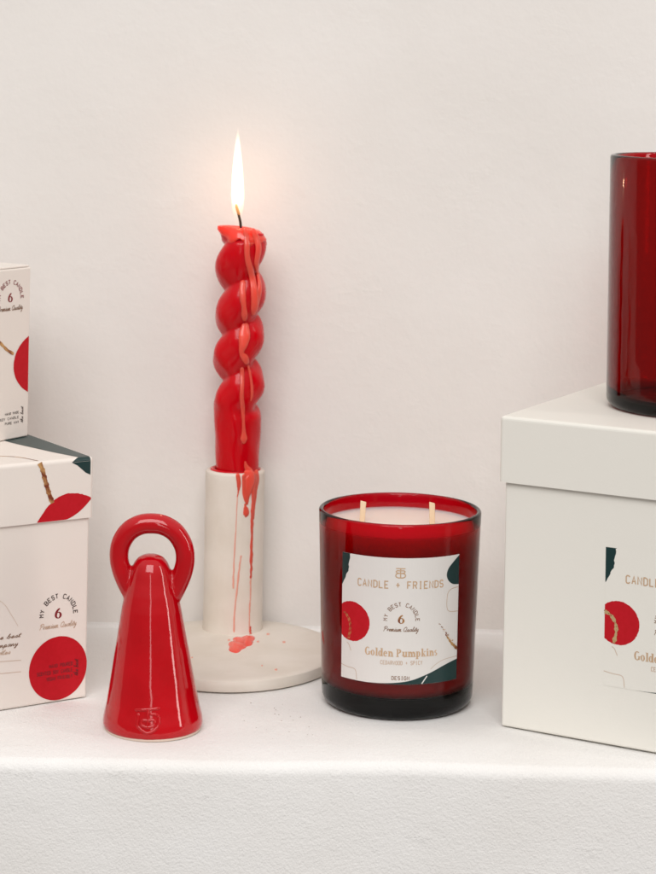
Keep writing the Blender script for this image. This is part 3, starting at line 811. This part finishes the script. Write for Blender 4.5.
for (p, q) in (((-60, 666), (21, 660)), ((-60, 679.5), (21, 671.5))):
    Art(.06).line([lf(*p), lf(*q)], .22).build('outline_stroke', M['line'], lb, fm)
Art(.06).line(spline([lf(-8, 596), lf(4, 604), lf(12, 616), lf(18, 626)], 5), .16).build('outline_stroke', M['line'], lb, fm)
# prints on the lid front and over its edge (outer face stands .0022 in front of the body)
OV = .0013
lm = lambda u, v, h: Vector((u/1000, -OV-.00006-h/1000, v/1000))
def ll(px, py): return on_face(px, py, lo_+ln*OV, lux, ln)
leaf_low = [ll(37, 524), ll(52, 522), ll(66, 519.5), ll(76, 514), ll(84, 507), ll(90.9, 499)]
leaf_up = [ll(90.9, 497), ll(84, 494.5), ll(74, 493), ll(65, 494), ll(57, 498), ll(50, 504), ll(43, 513), ll(37.4, 522)]
vb = (zl2-.0292)*1000+.25
leaf = [(min(x, 129.15), max(y, vb)) for x, y in spline(leaf_low, 5)+[(x+random.uniform(-.1, .1), y+random.uniform(-.15, .15)) for x, y in spline(leaf_up, 5)]]
Art(.06).fill(leaf).build('printed_leaf', M['red_print'], llid, lm)
br = [ll(39.5, 463), ll(42.5, 470), ll(44.5, 478), ll(47, 487), ll(49.5, 495), ll(52.5, 503)]
Art(.1).line(spline(br, 6), 2.6, lambda t: .85+.12*math.sin(t*37)+.1*math.sin(t*71)).build('brush_stroke', M['bronze'], llid, lm)
# the lid top: top prints in local plan coordinates
def lt(px, py):
    p = at(px, py, zl2)-Vector((lo_.x, lo_.y, 0)); return (p.x*lux.x+p.y*lux.y)*1000, (p.x*(-ln.x)+p.y*(-ln.y))*1000
tm = lambda u, v, h: Vector((u/1000, v/1000, zl2+.00006+h/1000))
E = (.128+OV)*1000-1.9
green = [(E, -OV*1000+2.2), (E, 126), (40, 126)]
q = spline([lt(2, 440), lt(12, 443), lt(36, 448.5), lt(54, 452.5), (lt(71, 454.6)[0], .45)], 5)
q = [(min(x, E), max(y, .45)) for x, y in q]
Art(.06).fill([(E, q[-1][1]), (E, 126), (20, 126)]+q).build('printed_patch', M['green'], llid, tm)
Art(.06).line(spline([lt(-30, 457), lt(0, 456.3), lt(20, 457.5), lt(38, 461)], 6), .7).build('brush_stroke', M['bronze'], llid, tm)
# green runs over the rounded edge and down the corner of the lid front
e1_, e2_ = ll(72, 457.5), ll(90.2, 470)
vt = zl2*1000-1.9; ue = 128+OV*1000-1.9
Art(.06).fill([(e1_[0], vt), (e1_[0]+3, vt-1.6), (ue-2.5, vt-5.4), (ue, vt-6.6), (ue, vt)]).build('printed_patch', M['green'], llid, lm)
bmv = bmesh.new(); na = 7; o_ = .00008; R_ = .0018      # strip wrapped round the lid's top edge
rowsv = []
for i in range(na+1):
    a = PI/2*i/na
    rowsv.append([bmv.verts.new((x/1000, -OV+R_-(R_+o_)*math.sin(a), zl2-R_+(R_+o_)*math.cos(a))) for x in (q[-1][0]*(1-i/na)+e1_[0]*i/na, ue)])
for A_, B_ in zip(rowsv[:-1], rowsv[1:]): bmv.faces.new((A_[0], B_[0], B_[1], A_[1]))
bmesh.ops.recalc_face_normals(bmv, faces=bmv.faces)
link('printed_patch', bmv, M['green'], llid, 180)

# small carton on the left box
s1 = at(28, 436.5, zl2); s2 = at(0, 442, zl2)
d = (s1-s2).normalized(); srot = math.atan2(d.y, d.x); SW = .075
so_ = s1-d*SW
SH = (436.5-264.8)*s1.y/F
sb = empty('carton', (so_.x, so_.y, zl2), 'small white printed carton with half a red circle, stacked on the left gift box', 'carton', None, srot)
link('body', rbox(0, SW, 0, .075, 0.0003, SH-.0012, .0007, 3), M['card_warm'], sb)
bm = rbox(.0006, SW-.0006, .0006, .0744, SH-.0011, SH, .0004, 2)
link('top_flap', bm, M['card_warm'], sb)
sn = Vector((d.y, -d.x, 0)); som = Vector((so_.x, so_.y, zl2))
def sf(px, py): return on_face(px, py, som, d, sn)
bx, by = sf(10.5, 298)
badge(sb, fm, bx, by, 1.12, M['ink_red'], M['ink_red'], M['ink_brown'])
cc = sf(46.5, 361); ea = sf(13.5, 361); et = sf(28, 333)
rx = cc[0]-ea[0]; ry = rx*1.0
ry = (sf(28, 333)[1]-sf(28, 389)[1])/2/math.sqrt(max(.05, 1-((cc[0]-(SW*1000-.7))/rx)**2))
Art(.06).fill(clip_poly(blob(cc[0], cc[1], rx, ry, .003, 120), 0, SW*1000-.75, True)).build('printed_circle', M['red_print'], sb, fm)
Art(.09).line(spline([sf(-14, 334), sf(-4, 339), sf(2, 345), sf(7, 350), sf(13.5, 354)], 5), 1.7, lambda t: .9+.15*math.sin(t*30)).build('brush_stroke', M['bronze'], sb, fm)
for (t, p, q_) in (('HAND MADE', (5, 415.2), (18.5, 412)), ('SCENTED SOY CANDLE', (-16, 421.5), (18.5, 416.8)), ('PURE WAX', (5, 424), (18.5, 421.5))):
    a, b = sf(*p), sf(*q_)
    Art(.06).caps(t, a[0], b[0], b[1]-.6, 1.1, .2).build('lettering', M['ink'], sb, fm)
a = sf(22.3, 422.5)
Art(.06).hand('the best', a[0]+.4, a[0]+8.4, a[1], 1.0, .22, rad(90)).build('lettering', M['ink'], sb, fm)

# ------------------------------------------------------------------ light: soft window light in a pale room
w = bpy.data.worlds.new('World'); sc.world = w; w.use_nodes = True
N, L = w.node_tree.nodes, w.node_tree.links
bg = N['Background']; tc_ = N.new('ShaderNodeTexCoord'); sx = N.new('ShaderNodeSeparateXYZ'); L.new(tc_.outputs['Generated'], sx.inputs[0])
mr = N.new('ShaderNodeMapRange'); mr.inputs['From Min'].default_value = -1; L.new(sx.outputs['Z'], mr.inputs['Value'])
cr = N.new('ShaderNodeValToRGB'); e = cr.color_ramp.elements
e[0].position = .3; e[0].color = (.36, .335, .32, 1); e[1].position = .85; e[1].color = (.86, .835, .82, 1)
x = e.new(.52); x.color = (.225, .216, .207, 1)
L.new(mr.outputs[0], cr.inputs[0]); L.new(cr.outputs[0], bg.inputs[0]); bg.inputs[1].default_value = .86
def area(name, loc, target, sx, sy, power, col):
    l = bpy.data.lights.new(name, 'AREA'); l.shape = 'RECTANGLE'; l.size = sx; l.size_y = sy; l.energy = power; l.color = col
    o = bpy.data.objects.new(name, l); COL.objects.link(o); o.location = loc
    o.rotation_euler = (Vector(target)-Vector(loc)).to_track_quat('-Z', 'Y').to_euler(); return o
T = (0, 1.1, .1)
area('window_light', (-.25, -1.15, 2.0), T, 2.0, 1.6, 56, (1, .985, .97))
area('side_window_light', (1.9, .35, .75), T, .2, 1.5, 9, (1, .94, .88))
area('back_window_light', (-.04, -2.3, .6), T, .22, 1.5, 4, (1, .98, .96))

# ------------------------------------------------------------------ plaster grit on the shelf
r = random.Random(21); bm = bmesh.new()
for i in range(34):
    if i < 22: p = at(r.gauss(272, 22), r.gauss(720, 9))
    else: p = at(r.uniform(390, 480), r.uniform(722, 738))
    q = r.uniform(.00008, .00024)
    m_ = Matrix.Translation(p+Vector((0, 0, q*.5))) @ Matrix.Rotation(r.uniform(0, 6), 4, 'Z') @ Matrix.Diagonal((q*r.uniform(1, 2), q, q*.8, 1))
    bmesh.ops.create_icosphere(bm, subdivisions=1, radius=1, matrix=m_)
M['grit'] = mat('plaster_grit', (.42, .36, .31), .9)
gr = link('grit', bm, M['grit']); gr['kind'] = 'stuff'; gr['label'] = 'tiny dark specks of grit scattered on the white shelf'; gr['category'] = 'grit'

# ------------------------------------------------------------------ render settings
sc.view_settings.view_transform = 'Standard'; sc.view_settings.look = 'None'; sc.view_settings.exposure = .05; sc.view_settings.gamma = 1
sc.render.engine = 'CYCLES'
cy = sc.cycles
cy.max_bounces = 24; cy.transmission_bounces = 20; cy.glossy_bounces = 8; cy.diffuse_bounces = 6; cy.volume_bounces = 2; cy.transparent_max_bounces = 12
cy.caustics_reflective = True; cy.caustics_refractive = True; cy.blur_glossy = .3; cy.sample_clamp_indirect = 6
cy.use_denoising = True
try: cy.denoiser = 'OPENIMAGEDENOISE'
except Exception: pass
